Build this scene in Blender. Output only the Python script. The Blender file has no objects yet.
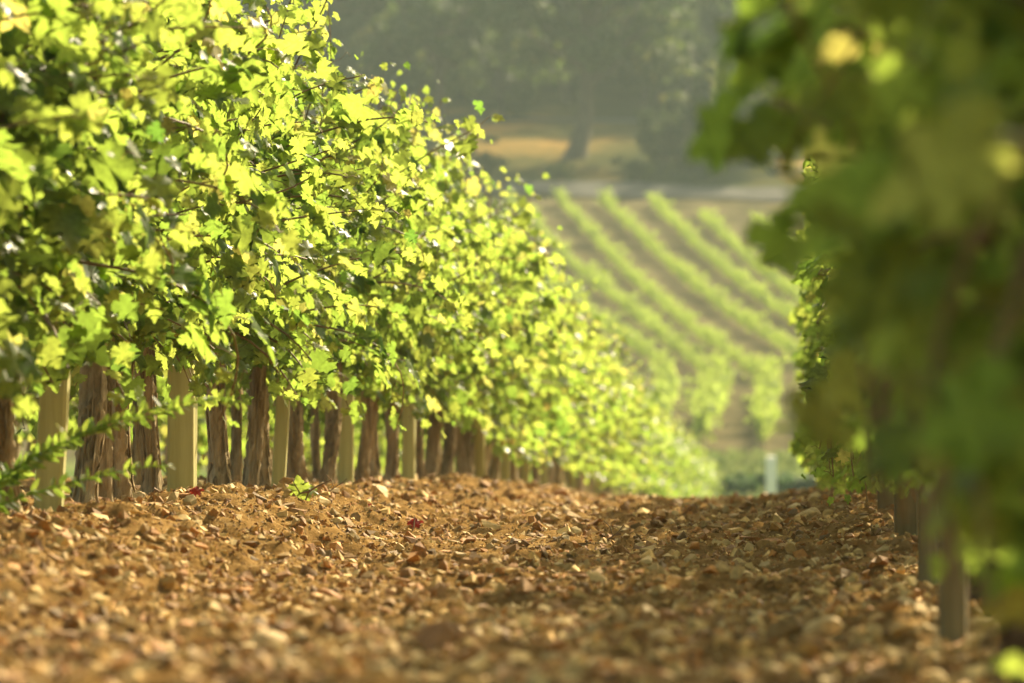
import bpy, math, random
import numpy as np
from mathutils import Vector

# ------------------------------------------------------------------ camera, world, sun, exposure
sc = bpy.context.scene
F = 4600.0                       # focal length in pixels of the 1024 wide frame
VX, VY = 770.0, 487.0            # where the vine rows' direction (+Y) lands in the frame
cam_d = bpy.data.cameras.new('camera'); cam = bpy.data.objects.new('camera', cam_d)
sc.collection.objects.link(cam); sc.camera = cam
cam_d.sensor_width = 36.0; cam_d.lens = F / 1024 * 36
yaw = math.atan((VX - 512) / F); pitch = math.atan((VY - 341.5) / F)
cam.location = (0, 0, 0)
cam.rotation_euler = (math.pi / 2 + pitch, 0, yaw)
cam_d.clip_start = 0.1; cam_d.clip_end = 2000
cam_d.dof.use_dof = True; cam_d.dof.focus_distance = 14.9
cam_d.dof.aperture_fstop = cam_d.lens / 1000 / 0.032
cam_d.dof.aperture_blades = 0

SUN_AZ, SUN_EL = math.radians(28), math.radians(37)
w = bpy.data.worlds.new('World'); sc.world = w; w.use_nodes = True
nt = w.node_tree; sky = nt.nodes.new('ShaderNodeTexSky'); sky.sky_type = 'NISHITA'
sky.sun_disc = False; sky.sun_elevation = SUN_EL; sky.sun_rotation = SUN_AZ
sky.dust_density = 4.0; sky.ozone_density = 0.4; sky.air_density = 0.8
wm = nt.nodes.new('ShaderNodeMix'); wm.data_type = 'RGBA'; wm.blend_type = 'MULTIPLY'; wm.inputs[0].default_value = 1
nt.links.new(sky.outputs[0], wm.inputs[6]); wm.inputs[7].default_value = (1.0, .92, .66, 1)
nt.links.new(wm.outputs[2], nt.nodes['Background'].inputs[0])
nt.nodes['Background'].inputs[1].default_value = 0.15
sl = bpy.data.lights.new('sun', 'SUN'); so = bpy.data.objects.new('sun', sl); sc.collection.objects.link(so)
sl.energy = 5.0; sl.angle = math.radians(0.55); sl.color = (1.0, 0.85, 0.58)
sdir = Vector((math.sin(SUN_AZ) * math.cos(SUN_EL), math.cos(SUN_AZ) * math.cos(SUN_EL), math.sin(SUN_EL)))
so.rotation_euler = sdir.to_track_quat('Z', 'Y').to_euler()
vs = sc.view_settings; vs.view_transform = 'Standard'; vs.look = 'None'; vs.gamma = 1; vs.use_curve_mapping = False
vs.exposure = 1.38
cy = sc.cycles
cy.max_bounces = 7; cy.diffuse_bounces = 4; cy.glossy_bounces = 2; cy.transmission_bounces = 5; cy.volume_bounces = 0
cy.use_denoising = True; cy.caustics_reflective = False; cy.caustics_refractive = False
cy.sample_clamp_indirect = 6; cy.sample_clamp_direct = 24

# ------------------------------------------------------------------ helpers
R = np.random.RandomState
COL = sc.collection

def px2w(x, y, Y):
    """world point at depth Y that lands on pixel x, y"""
    return ((x - VX) * Y / F, Y, (VY - y) * Y / F)

def tag(o, label=None, cat=None, group=None, kind=None):
    if label: o['label'] = label
    if cat: o['category'] = cat
    if group: o['group'] = group
    if kind: o['kind'] = kind
    return o

def empty(name, loc, rz=0, sc_=1.0):
    o = bpy.data.objects.new(name, None); COL.objects.link(o)
    o.location = loc; o.rotation_euler = (0, 0, rz); o.scale = (sc_,) * 3
    o.empty_display_size = 0.1
    return o

def mk(name, V, polys, mats, parent=None, col=None, smooth=True, midx=None):
    """V (n,3); polys: list of (m,k) index arrays; one mesh object"""
    me = bpy.data.meshes.new(name)
    V = np.asarray(V, dtype=np.float32)
    me.vertices.add(len(V)); me.vertices.foreach_set('co', V.ravel())
    loops = np.concatenate([p.ravel() for p in polys]).astype(np.int32)
    tot = np.concatenate([np.full(len(p), p.shape[1], dtype=np.int32) for p in polys])
    start = np.concatenate([[0], np.cumsum(tot)[:-1]]).astype(np.int32)
    me.loops.add(len(loops)); me.loops.foreach_set('vertex_index', loops)
    me.polygons.add(len(tot)); me.polygons.foreach_set('loop_start', start)
    try: me.polygons.foreach_set('loop_total', tot)
    except Exception: pass
    me.polygons.foreach_set('use_smooth', np.full(len(tot), smooth))
    if midx is not None: me.polygons.foreach_set('material_index', np.asarray(midx, dtype=np.int32))
    if col is not None:
        a = me.attributes.new('tint', 'FLOAT_COLOR', 'POINT')
        c = np.ones((len(V), 4), dtype=np.float32); c[:, :col.shape[1]] = col
        a.data.foreach_set('color', c.ravel())
    for m in (mats if isinstance(mats, (list, tuple)) else [mats]): me.materials.append(m)
    me.update(calc_edges=True); me.validate()
    o = bpy.data.objects.new(name, me); COL.objects.link(o)
    if parent: o.parent = parent
    return o

class Geo:
    """collects pieces of one mesh"""
    def __init__(s): s.V = []; s.P = {}; s.C = []; s.n = 0
    def add(s, V, polys, col=None):
        V = np.asarray(V, dtype=np.float32).reshape(-1, 3)
        for p in polys:
            p = np.asarray(p)
            s.P.setdefault(p.shape[1], []).append(p + s.n)
        s.V.append(V); s.n += len(V)
        c = np.zeros((len(V), 3), dtype=np.float32)
        if col is not None: c[:] = col
        s.C.append(c)
    def tube(s, pts, rad, k=5, col=None, cap=False):
        pts = np.asarray(pts, float); n = len(pts)
        rad = np.broadcast_to(np.asarray(rad, float), (n,))
        T = np.gradient(pts, axis=0); T /= np.linalg.norm(T, axis=1)[:, None] + 1e-9
        ref = np.where(np.abs(T[:, 2:3]) > .9, np.array([[1., 0, 0]]), np.array([[0, 0, 1.]]))
        A = np.cross(T, ref); A /= np.linalg.norm(A, axis=1)[:, None] + 1e-9
        B = np.cross(T, A)
        th = np.arange(k) * 2 * math.pi / k
        V = pts[:, None, :] + rad[:, None, None] * (A[:, None, :] * np.cos(th)[None, :, None] + B[:, None, :] * np.sin(th)[None, :, None])
        i = np.arange(n - 1)[:, None] * k; j = np.arange(k)[None, :]; j2 = (j + 1) % k
        q = np.stack([i + j, i + j2, i + k + j2, i + k + j], -1).reshape(-1, 4)
        polys = [q]
        if cap: polys.append(np.arange(k)[None, ::-1] + 0); 
        s.add(V.reshape(-1, 3), [q], col)
    def build(s, name, mats, parent=None, smooth=True):
        P = [np.concatenate(v) for v in s.P.values()]
        return mk(name, np.concatenate(s.V), P, mats, parent, np.concatenate(s.C), smooth)

def hash2(i, j, seed):
    n = (i.astype(np.int64) * 374761393 + j.astype(np.int64) * 668265263 + seed * 1274126177) & 0xffffffff
    n = ((n ^ (n >> 13)) * 1274126177) & 0xffffffff
    return ((n ^ (n >> 16)) & 0xffff) / 65535.0
def noise2(x, y, s, seed=0):
    x = np.asarray(x, float) / s; y = np.asarray(y, float) / s
    i = np.floor(x); j = np.floor(y); fx = x - i; fy = y - j
    fx = fx * fx * (3 - 2 * fx); fy = fy * fy * (3 - 2 * fy)
    a = hash2(i, j, seed); b = hash2(i + 1, j, seed); c = hash2(i, j + 1, seed); d = hash2(i + 1, j + 1, seed)
    return (a * (1 - fx) + b * fx) * (1 - fy) + (c * (1 - fx) + d * fx) * fy - 0.5
def sstep(a, b, x):
    t = np.clip((x - a) / (b - a), 0, 1); return t * t * (3 - 2 * t)

# ------------------------------------------------------------------ terrain height
PY = [-80, 0, 8, 11, 15, 20, 30, 36, 45, 60, 77, 100, 122, 134, 150, 175, 205, 235, 258, 272, 330, 420, 520]
PZ = [-.30, -.30, -.29, -.25, -.185, -.125, -.098, -.125, -.22, -.42, -.75, -1.3, -1.5, -.75, 1.5, 4.45, 9.2, 14.9, 18.6, 21.0, 35.0, 56.0, 66.0]
def catmull(x):
    x = np.asarray(x, float)
    # smooth the polyline a little by averaging over a window
    s = np.zeros_like(x); W = 0
    for k, wt in ((-1, .25), (0, .5), (1, .25)):
        s += wt * np.interp(x + k * np.clip(np.abs(x) * .06, .2, 9), PY, PZ); W += wt
    return s / W
def H0(x, y):
    x = np.asarray(x, float); y = np.asarray(y, float)
    z = catmull(y)
    zc = np.interp(y, [0, 6, 12, 15, 21, 28, 34, 44, 60, 77, 100, 122, 132], [0.0, .09, .155, .142, .115, .125, .11, .10, .16, .36, .75, .85, 0])
    z = z + zc * sstep(-1.15, -1.85, x)
    rc = np.interp(y, [0, 11, 15, 20, 30, 45, 60], [0, 0, .05, .075, .06, .05, 0])
    z = z + rc * sstep(-.15, .4, x)
    hill = sstep(120, 200, y)
    z = z + hill * (-.018 * (x + 5) + 2.2 * noise2(x, y, 45, 7) + .5 * noise2(x, y, 14, 8)) * 0.6
    return z
def H(x, y):
    z = H0(x, y); y = np.asarray(y, float)
    near = sstep(75, 40, y)
    z = z + near * (.05 * noise2(x, y, .8, 1) + .05 * noise2(x, y, .23, 2) + .046 * noise2(x, y, .09, 3) + .030 * noise2(x, y, .042, 4))
    return z

# ------------------------------------------------------------------ materials
def newmat(name):
    m = bpy.data.materials.new(name); m.use_nodes = True
    n = m.node_tree; return m, n, n.nodes['Principled BSDF']
def node(n, t, **kw):
    x = n.nodes.new(t)
    for k, v in kw.items(): setattr(x, k, v)
    return x
def ramp(n, stops, fac):
    r = node(n, 'ShaderNodeValToRGB'); e = r.color_ramp.elements
    while len(e) < len(stops): e.new(.5)
    for el, (p, c) in zip(e, stops): el.position = p; el.color = (*c, 1)
    n.links.new(fac, r.inputs[0]); return r.outputs[0]
def texnoise(n, scale, detail=4, rough=.55, vec=None, mapscale=None):
    t = node(n, 'ShaderNodeTexNoise'); t.inputs['Scale'].default_value = scale
    t.inputs['Detail'].default_value = detail; t.inputs['Roughness'].default_value = rough
    if vec is None:
        vec = node(n, 'ShaderNodeTexCoord').outputs['Object']
    if mapscale:
        mp = node(n, 'ShaderNodeMapping'); mp.inputs['Scale'].default_value = mapscale
        n.links.new(vec, mp.inputs[0]); vec = mp.outputs[0]
    n.links.new(vec, t.inputs['Vector']); return t.outputs['Fac']
def mixc(n, fac, a, b, mode='MIX'):
    m = node(n, 'ShaderNodeMix', data_type='RGBA', blend_type=mode)
    for s, v in ((m.inputs[0], fac), (m.inputs[6], a), (m.inputs[7], b)):
        if hasattr(v, 'links'): n.links.new(v, s)
        elif isinstance(v, (int, float)): s.default_value = v
        else: s.default_value = (*v, 1)
    return m.outputs[2]
def mrange(n, v, a, b, c=0., d=1.):
    m = node(n, 'ShaderNodeMapRange'); m.inputs[1].default_value = a; m.inputs[2].default_value = b
    m.inputs[3].default_value = c; m.inputs[4].default_value = d; n.links.new(v, m.inputs[0]); return m.outputs[0]
def bump(n, bsdf, h, strength, dist):
    b = node(n, 'ShaderNodeBump'); b.inputs['Strength'].default_value = strength; b.inputs['Distance'].default_value = dist
    n.links.new(h, b.inputs['Height']); n.links.new(b.outputs[0], bsdf.inputs['Normal'])

def leaf_material(name, stops, tstops, trans=.62, rough=.34, spec=.13):
    m, n, b = newmat(name)
    at = node(n, 'ShaderNodeAttribute', attribute_name='tint')
    sep = node(n, 'ShaderNodeSeparateColor'); n.links.new(at.outputs['Color'], sep.inputs[0])
    c = ramp(n, stops, sep.outputs[0]); t = ramp(n, tstops, sep.outputs[0])
    mot = mrange(n, texnoise(n, 70, 3), .3, .7, .66, 1.06)
    hs = node(n, 'ShaderNodeHueSaturation'); n.links.new(mot, hs.inputs['Value']); n.links.new(c, hs.inputs['Color'])
    n.links.new(hs.outputs[0], b.inputs['Base Color'])
    b.inputs['Roughness'].default_value = rough; b.inputs['Specular IOR Level'].default_value = spec
    tr = node(n, 'ShaderNodeBsdfTranslucent'); 
    hs2 = node(n, 'ShaderNodeHueSaturation'); n.links.new(mot, hs2.inputs['Value']); n.links.new(t, hs2.inputs['Color'])
    n.links.new(hs2.outputs[0], tr.inputs[0])
    mx = node(n, 'ShaderNodeMixShader'); mx.inputs[0].default_value = trans
    n.links.new(b.outputs[0], mx.inputs[1]); n.links.new(tr.outputs[0], mx.inputs[2])
    n.links.new(mx.outputs[0], n.nodes['Material Output'].inputs[0])
    return m
M = {}
M['leaf'] = leaf_material('vine leaf',
    [(0, (.03, .09, .016)), (.35, (.05, .13, .022)), (.7, (.085, .165, .026)), (.9, (.20, .21, .035)), (.97, (.26, .20, .04)), (1, (.32, .18, .04))],
    [(0, (.15, .30, .04)), (.35, (.31, .45, .06)), (.7, (.44, .53, .085)), (.9, (.55, .55, .13)), (.97, (.64, .54, .13)), (1, (.62, .46, .12))])
M['far_leaf'] = leaf_material('hill vine leaf',
    [(0, (.07, .14, .02)), (1, (.14, .22, .04))], [(0, (.32, .46, .06)), (1, (.5, .6, .12))], rough=.6, spec=.2)
M['weed_leaf'] = leaf_material('weed leaf',
    [(0, (.05, .11, .02)), (1, (.10, .18, .03))], [(0, (.26, .42, .05)), (1, (.42, .54, .08))], rough=.45, spec=.3)
M['tree_leaf'] = leaf_material('tree leaf',
    [(0, (.03, .05, .018)), (.6, (.05, .075, .022)), (1, (.11, .11, .035))], [(0, (.06, .1, .02)), (.6, (.12, .17, .03)), (1, (.3, .27, .06))], trans=.35, rough=.7, spec=.15)

M['grass'] = leaf_material('grass blade', [(0, (.07, .10, .03)), (1, (.16, .17, .07))], [(0, (.16, .24, .06)), (1, (.3, .34, .12))], trans=.4, rough=.7, spec=.15)
M['bush'] = leaf_material('bush leaf', [(0, (.035, .08, .02)), (1, (.07, .12, .035))], [(0, (.09, .18, .04)), (1, (.16, .26, .06))], trans=.4, rough=.6, spec=.2)
def simple(name, stops, scale=8, rough=.85, mapscale=None, bstr=.5, bdist=.01, bscale=None, spec=.25, detail=6):
    m, n, b = newmat(name)
    f = texnoise(n, scale, detail, .6, None, mapscale)
    c = ramp(n, stops, mrange(n, f, .3, .7)); n.links.new(c, b.inputs['Base Color'])
    b.inputs['Roughness'].default_value = rough; b.inputs['Specular IOR Level'].default_value = spec
    if bstr: bump(n, b, texnoise(n, bscale or scale * 3, 6, .65, None, mapscale), bstr, bdist)
    return m
M['bark'] = simple('vine bark', [(0, (.10, .072, .034)), (.5, (.34, .255, .13)), (1, (.58, .46, .27))], 26, .95, (1, 1, .13), 1.0, .02, 55)
M['shaded_bark'] = simple('vine bark darkened for shade', [(0, (.05, .03, .014)), (.5, (.15, .09, .04)), (1, (.30, .19, .09))], 26, .95, (1, 1, .13), 1.0, .02, 55)  # darker copy of the bark: the right row's shade put into its colour
M['cane'] = simple('vine cane', [(0, (.10, .06, .02)), (1, (.24, .17, .06))], 30, .6, None, 0)
M['post'] = simple('weathered post timber', [(0, (.15, .135, .04)), (.35, (.31, .285, .095)), (1, (.45, .42, .16))], 14, .9, (1, 1, .08), .5, .004, 60)
M['shaded_post'] = simple('weathered post timber darkened for shade', [(0, (.07, .055, .025)), (.5, (.15, .125, .055)), (1, (.24, .20, .10))], 14, .95, (1, 1, .08), .6, .006, 60)  # same weathered timber, shade on the right row's posts painted into the tones
M['treebark'] = simple('tree bark', [(0, (.05, .04, .03)), (1, (.14, .11, .08))], 4, .95, (1, 1, .3), .5, .05, 8)
M['white'] = simple('white painted post', [(0, (.80, .76, .64)), (1, (.86, .82, .72))], 3, .6, None, 0)
M['twig'] = simple('dry twig', [(0, (.10, .06, .03)), (1, (.32, .22, .12))], 30, .9, None, 0)
M['redleaf'] = leaf_material('red fallen leaf', [(0, (.30, .03, .02)), (1, (.42, .07, .03))], [(0, (.5, .05, .03)), (1, (.6, .1, .04))], trans=.35)

# stones
def stone_mat(name):
    m, n, b = newmat(name)
    at = node(n, 'ShaderNodeAttribute', attribute_name='tint')
    f = mrange(n, texnoise(n, 60, 5), .3, .7, .72, 1.25)
    hs = node(n, 'ShaderNodeHueSaturation'); n.links.new(f, hs.inputs['Value']); n.links.new(at.outputs['Color'], hs.inputs['Color'])
    n.links.new(hs.outputs[0], b.inputs['Base Color'])
    b.inputs['Roughness'].default_value = .8; b.inputs['Specular IOR Level'].default_value = .35
    bump(n, b, texnoise(n, 140, 5, .7), .6, .003)
    return m
M['stone'] = stone_mat('stone')
STONE_COLS = np.array([(.40, .26, .10), (.33, .20, .075), (.46, .32, .14), (.26, .15, .06), (.56, .43, .22), (.37, .19, .06), (.52, .42, .25), (.22, .15, .07)])

# terrain material
m, n, b = newmat('terrain')
geo = node(n, 'ShaderNodeNewGeometry'); sp = node(n, 'ShaderNodeSeparateXYZ'); n.links.new(geo.outputs['Position'], sp.inputs[0])
P = geo.outputs['Position']; Yv = sp.outputs['Y']
soil = ramp(n, [(0, (.12, .066, .022)), (.45, (.28, .165, .056)), (.75, (.39, .24, .09)), (1, (.48, .34, .16))], mrange(n, texnoise(n, 16, 8, .7, P), .3, .7))
hillsoil = ramp(n, [(0, (.06, .055, .028)), (.5, (.115, .10, .052)), (1, (.18, .15, .08))], mrange(n, texnoise(n, .5, 6, .6, P), .3, .7))
grass = ramp(n, [(0, (.08, .12, .03)), (.6, (.13, .18, .045)), (1, (.24, .24, .08))], mrange(n, texnoise(n, .4, 6, .6, P), .3, .7))
dry = ramp(n, [(0, (.04, .05, .02)), (.45, (.08, .075, .028)), (.75, (.19, .135, .045)), (1, (.32, .20, .065))], mrange(n, texnoise(n, .10, 5, .6, P, (1, .6, 1)), .35, .65))
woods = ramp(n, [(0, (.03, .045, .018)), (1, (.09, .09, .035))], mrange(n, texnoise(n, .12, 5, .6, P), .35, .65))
wob = texnoise(n, .06, 3, .5, P)
wy = node(n, 'ShaderNodeMath', operation='MULTIPLY_ADD'); n.links.new(wob, wy.inputs[0]); wy.inputs[1].default_value = 16; 
add = node(n, 'ShaderNodeMath', operation='SUBTRACT'); n.links.new(Yv, wy.inputs[2]); n.links.new(wy.outputs[0], add.inputs[0]); add.inputs[1].default_value = 8
Yw = add.outputs[0]
c = mixc(n, mrange(n, Yw, 48, 70), soil, grass)
c = mixc(n, mrange(n, Yw, 142, 146), c, hillsoil)
c = mixc(n, mrange(n, Yv, 236, 237), c, dry)
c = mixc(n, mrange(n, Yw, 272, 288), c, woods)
n.links.new(c, b.inputs['Base Color']); b.inputs['Roughness'].default_value = 1; b.inputs['Specular IOR Level'].default_value = 0
bump(n, b, texnoise(n, 70, 8, .75, P), 1.0, .02)
M['terrain'] = m

# ------------------------------------------------------------------ ground: one sheet to the horizon
def axis(parts):
    return np.unique(np.round(np.concatenate(parts), 4))
xs_f = np.arange(-2.9, .95, .016)
g = [1.0]; 
def grow(s, step, end, k):
    out = []; v = s
    while v < end: out.append(v); v += step; step *= k
    out.append(end); return np.array(out)
xs = axis([xs_f, .95 + grow(0, .02, 240 - .95, 1.12), -2.9 - grow(0, .02, 240 - 2.9, 1.12)])
ys_f = [5.5]
while ys_f[-1] < 46: ys_f.append(ys_f[-1] + max(.009, .0019 * ys_f[-1]))
y0 = ys_f[-1]
ys = axis([np.array(ys_f), 5.5 - grow(0, .03, 65, 1.2), y0 + grow(0, .15, 500 - y0, 1.018)])
X, Y = np.meshgrid(xs, ys); Z = H(X, Y)
nx, ny = len(xs), len(ys)
i = np.arange(ny - 1)[:, None] * nx; j = np.arange(nx - 1)[None, :]
q = np.stack([i + j, i + j + 1, i + nx + j + 1, i + nx + j], -1).reshape(-1, 4)
gr = mk('ground', np.stack([X, Y, Z], -1).reshape(-1, 3), [q], M['terrain'])
tag(gr, 'brown stony soil rising to the terraced hillside', 'ground', kind='structure')
print('ground', nx, ny)

# pale dirt track above the hillside vineyard (a strip a little above the soil)
def strip(name, line, halfw, mat, lift=.03, n_=60, across=6):
    line = np.array(line); t = np.linspace(0, 1, n_); tt = np.linspace(0, 1, len(line))
    lx = np.interp(t, tt, line[:, 0]); ly = np.interp(t, tt, line[:, 1])
    ss = np.linspace(-1, 1, across)
    XX = np.repeat(lx[:, None], across, 1); YY = ly[:, None] + ss[None, :] * halfw * (1 + .2 * np.sin(lx * .6))[:, None]
    ZZ = H(XX, YY) + lift
    i = np.arange(n_ - 1)[:, None] * across; j = np.arange(across - 1)[None, :]
    q = np.stack([i + j, i + across + j, i + across + j + 1, i + j + 1], -1).reshape(-1, 4)
    return mk(name, np.stack([XX, YY, ZZ], -1).reshape(-1, 3), [q], mat)
M['track'] = simple('pale dirt track', [(0, (.08, .078, .066)), (1, (.13, .125, .108))], .8, 1, None, 0, spec=0)
tag(strip('dirt_track', [(-60, 243), (-15, 240), (0, 238), (45, 236)], 2.6, M['track'], .12, 140), 'pale dirt track running along the top of the hillside vineyard', 'track', kind='structure')
tag(strip('footpath', [(-60, 276), (-15, 271), (5, 268), (45, 262)], .8, M['track'], .12, 140), 'thin pale path crossing the slope under the trees', 'path', kind='structure')

# ------------------------------------------------------------------ stones
def rock_template(rs, k=15, lev=0):
    """angular stone: hull of random points"""
    import bmesh
    bm = bmesh.new()
    p = rs.normal(size=(k, 3)); p /= np.linalg.norm(p, axis=1)[:, None]; p *= rs.uniform(.6, 1.0, (k, 1)); p *= [.5, .43, .38]
    for v in p: bm.verts.new(v)
    r = bmesh.ops.convex_hull(bm, input=bm.verts)
    bmesh.ops.delete(bm, geom=[v for v in bm.verts if not v.link_faces], context='VERTS')
    if lev:
        bmesh.ops.bevel(bm, geom=bm.edges[:], offset=.035, segments=1, affect='EDGES')
        bmesh.ops.triangulate(bm, faces=bm.faces[:])
        bmesh.ops.subdivide_edges(bm, edges=bm.edges[:], cuts=1, use_grid_fill=True)
        bmesh.ops.triangulate(bm, faces=bm.faces[:])
        for v in bm.verts:
            v.co += Vector(rs.normal(size=3)) * .008
    else:
        bmesh.ops.triangulate(bm, faces=bm.faces[:])
    bm.verts.ensure_lookup_table(); bm.verts.index_update()
    V = np.array([v.co[:] for v in bm.verts]); T = np.array([[v.index for v in f.verts] for f in bm.faces]); bm.free()
    return V, T
rs = R(11)
TPL = [rock_template(rs, k) for k in (8, 9, 10, 12, 9, 11, 14, 10, 8, 9)]
def rotm(a, b, c):
    ca, sa, cb, sb, cc, s_ = np.cos(a), np.sin(a), np.cos(b), np.sin(b), np.cos(c), np.sin(c)
    return np.stack([np.stack([cc * cb, cc * sb * sa - s_ * ca, cc * sb * ca + s_ * sa], -1),
                     np.stack([s_ * cb, s_ * sb * sa + cc * ca, s_ * sb * ca - cc * sa], -1),
                     np.stack([-sb, cb * sa, cb * ca], -1)], -2)
def gravel(rs, N, sampler, size):
    Vs, Ts, Cs = [], [], []; off = 0
    x, y = sampler(N); s = size(y); z = H(x, y) - s * .04
    pick = rs.randint(0, len(TPL), N)
    patch = noise2(x, y, .5, 21) + .5
    ci = np.clip((rs.rand(N) * .75 + patch * .35) * len(STONE_COLS), 0, len(STONE_COLS) - 1).astype(int)
    cols = STONE_COLS[ci] * rs.uniform(.5, 1.0, (N, 1)) * [1.28, 1.10, .68]
    for k, (TV, TT) in enumerate(TPL):
        idx = np.where(pick == k)[0]; mN = len(idx)
        Rm = rotm(rs.normal(0, .5, mN), rs.normal(0, .5, mN), rs.uniform(0, 6.28, mN))
        st = rs.uniform(.7, 1.3, (mN, 1, 3))
        V = np.einsum('nij,nvj->nvi', Rm, TV[None] * st) * s[idx, None, None] + np.stack([x[idx], y[idx], z[idx]], -1)[:, None]
        T = TT[None] + (np.arange(mN) * len(TV))[:, None, None] + off
        off += mN * len(TV)
        Vs.append(V.reshape(-1, 3)); Ts.append(T.reshape(-1, 3)); Cs.append(np.repeat(cols[idx], len(TV), 0))
    return np.concatenate(Vs), np.concatenate(Ts), np.concatenate(Cs)
rs = R(5)
def samp(N):
    u = rs.rand(N); y = 6.2 * (42 / 6.2) ** (u)          # log-uniform along the alley
    lo = np.maximum(-3.0, -.175 * y - .05); lo = np.maximum(lo, -3.0)
    return lo + rs.rand(N) * (.75 - lo), y
def gsize(y):
    s = .005 + .009 * rs.rand(len(y)) + .060 * rs.rand(len(y)) ** 12
    return s * np.interp(y, [6, 15, 40], [.95, 1.15, 1.7])
V, T, C = gravel(rs, 260000, samp, gsize)
tag(mk('gravel', V, [T], M['stone'], col=C, smooth=False), 'loose brown gravel and clods covering the alley between the rows', 'gravel', kind='stuff')

# bigger stones, one thing each:  px, y at which its foot shows, width px, colour idx, label
def on_ground(px, py):
    """first ground point along the ray through a pixel"""
    for Yq in np.arange(6, 60, .02):
        x, _, z = px2w(px, py, Yq)
        if H0(x, Yq) >= z: return x, float(Yq)
    return px2w(px, py, 30)[0], 30.
ROCKS = [
 (128, 503, 44, 6, 'wide pale slab stone at the foot of the third vine trunk'),
 (222, 500, 26, 4, 'upright pointed pale stone right of the wide square post'),
 (470, 523, 34, 2, 'tan wedge stone alone in the middle of the alley below the left row'),
 (378, 497, 40, 6, 'flat light grey stone beside the fourth post of the left row'),
 (560, 499, 22, 5, 'rust red rounded stone at the right end of the visible trunks'),
 (8, 503, 26, 3, 'reddish brown stone at the left edge under the weed'),
 (60, 533, 52, 4, 'broad ochre stone on the left below the first post'),
 (150, 512, 30, 2, 'tan stone right beneath the slab stone'),
 (96, 516, 28, 4, 'small cream stone left of the slab stone'),
 (188, 545, 24, 6, 'grey tan stone with a flat top below the wide square post'),
 (285, 512, 26, 5, 'orange brown stone just left of the green fallen sprig'),
 (352, 512, 24, 5, 'red brown stone right of the green fallen sprig'),
 (108, 633, 46, 4, 'blurred pale stone in the lower left foreground'),
 (90, 648, 60, 1, 'large blurred brown stone in the lower left corner'),
 (265, 655, 56, 4, 'blurred cream stone leaning at the bottom left of centre'),
 (433, 660, 62, 3, 'large dark rust stone at the bottom edge left of centre'),
 (150, 660, 50, 5, 'blurred reddish stone at the bottom edge on the left'),
 (330, 600, 40, 5, 'orange brown stone in the left half of the foreground'),
 (300, 622, 34, 7, 'dark brown stone below the orange brown foreground stone'),
 (520, 585, 34, 3, 'dark rust clod in the centre of the alley'),
 (615, 560, 28, 2, 'tan stone right of the alley centre'),
 (700, 610, 44, 2, 'tan stone with sloping top in the right half of the foreground'),
 (652, 650, 52, 4, 'pale blurred stone at the bottom edge right of centre'),
 (742, 668, 58, 1, 'wide brown stone at the bottom edge on the right'),
 (905, 608, 40, 6, 'pale grey stone at the foot of the near right post'),
 (850, 577, 42, 7, 'dark flat stone left of the right row posts'),
 (770, 545, 40, 5, 'red brown clod on the rise at the right of the alley'),
 (805, 520, 34, 4, 'long pale stone on the rise towards the right row'),
 (884, 548, 44, 3, 'large dark brown stone by the second post of the right row'),
 (900, 520, 26, 5, 'reddish stone tucked under the right row leaves'),
 (835, 505, 30, 2, 'tan stone on the crest below the hanging right vine'),
 (740, 515, 26, 1, 'small brown stone on the crest right of centre'),
 (690, 540, 30, 4, 'cream stone on the far side of the alley centre'),
 (575, 525, 26, 2, 'small tan stone near the crest in the middle'),
 (425, 560, 30, 7, 'dark grey brown stone left of the alley centre'),
 (240, 580, 36, 3, 'dark rust stone in the left half of the alley'),
 (30, 590, 46, 2, 'tan stone at the left edge of the foreground'),
 (820, 640, 50, 4, 'pale stone in the lower right foreground'),
 (900, 665, 56, 6, 'blurred light grey stone in the lower right corner'),
 (560, 625, 40, 1, 'brown blurred stone in the centre foreground'),
]
rs = R(77)
BIG = [rock_template(rs, k, 1) for k in (11, 13, 15, 12, 14)]
for idx, (px, py, wpx, ci, lab) in enumerate(ROCKS):
    x, y = on_ground(px, py); s = 1.2 * wpx / F * y
    TV, TT = BIG[idx % 5]; Rm = rotm(rs.normal(0, .25), rs.normal(0, .25), rs.uniform(0, 6.28))
    V = (TV * [1, .95, 1.05 if idx in (1,) else .85]) @ Rm.T * s
    c = STONE_COLS[ci] * rs.uniform(.8, 1.0) * [1.08, .94, .70]
    V[:, 2] -= V[:, 2].min() + .16 * s
    o = mk('rock', V, [TT], M['stone'], col=np.repeat(c[None], len(V), 0), smooth=False)
    o.location = (x, y, float(H(x, y)))
    tag(o, lab, 'rock', 'larger stones lying in the gravel')

# ------------------------------------------------------------------ leaves
half = [(.0, .04), (.07, -.16), (.17, -.22), (.22, -.11), (.36, -.17), (.35, -.04), (.50, .02), (.40, .09), (.54, .22), (.38, .22),
        (.24, .27), (.36, .37), (.56, .52), (.42, .52), (.42, .68), (.29, .58), (.16, .53), (.24, .72), (.13, .75), (.11, .90), (.0, 1.06)]
half_b = [(.0, .02), (.09, -.15), (.19, -.20), (.26, -.13), (.36, -.14), (.37, -.04), (.48, .02), (.43, .10), (.50, .22), (.42, .24),
          (.31, .29), (.38, .38), (.52, .50), (.42, .53), (.40, .64), (.30, .60), (.21, .56), (.24, .70), (.16, .76), (.12, .88), (.0, 1.0)]
hs_ = .4 * np.array(half) + .6 * np.array(half_b)
right = hs_; left = hs_[1:-1][::-1] * [-1, 1]
out = np.concatenate([right, left])
no = len(out)
LV = np.concatenate([out, [[0, .30]], [[0, .62]]])          # + two midrib points
zz = .16 * np.abs(LV[:, 0]) - .30 * (LV[:, 0] ** 2) * 1.6 - .16 * (LV[:, 1] - .3) ** 2 + .045 * np.sin(LV[:, 1] * 9 + LV[:, 0] * 5)
LEAF_V = np.c_[LV - [0, 0], zz]
ci_, cj_ = no, no + 1
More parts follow.
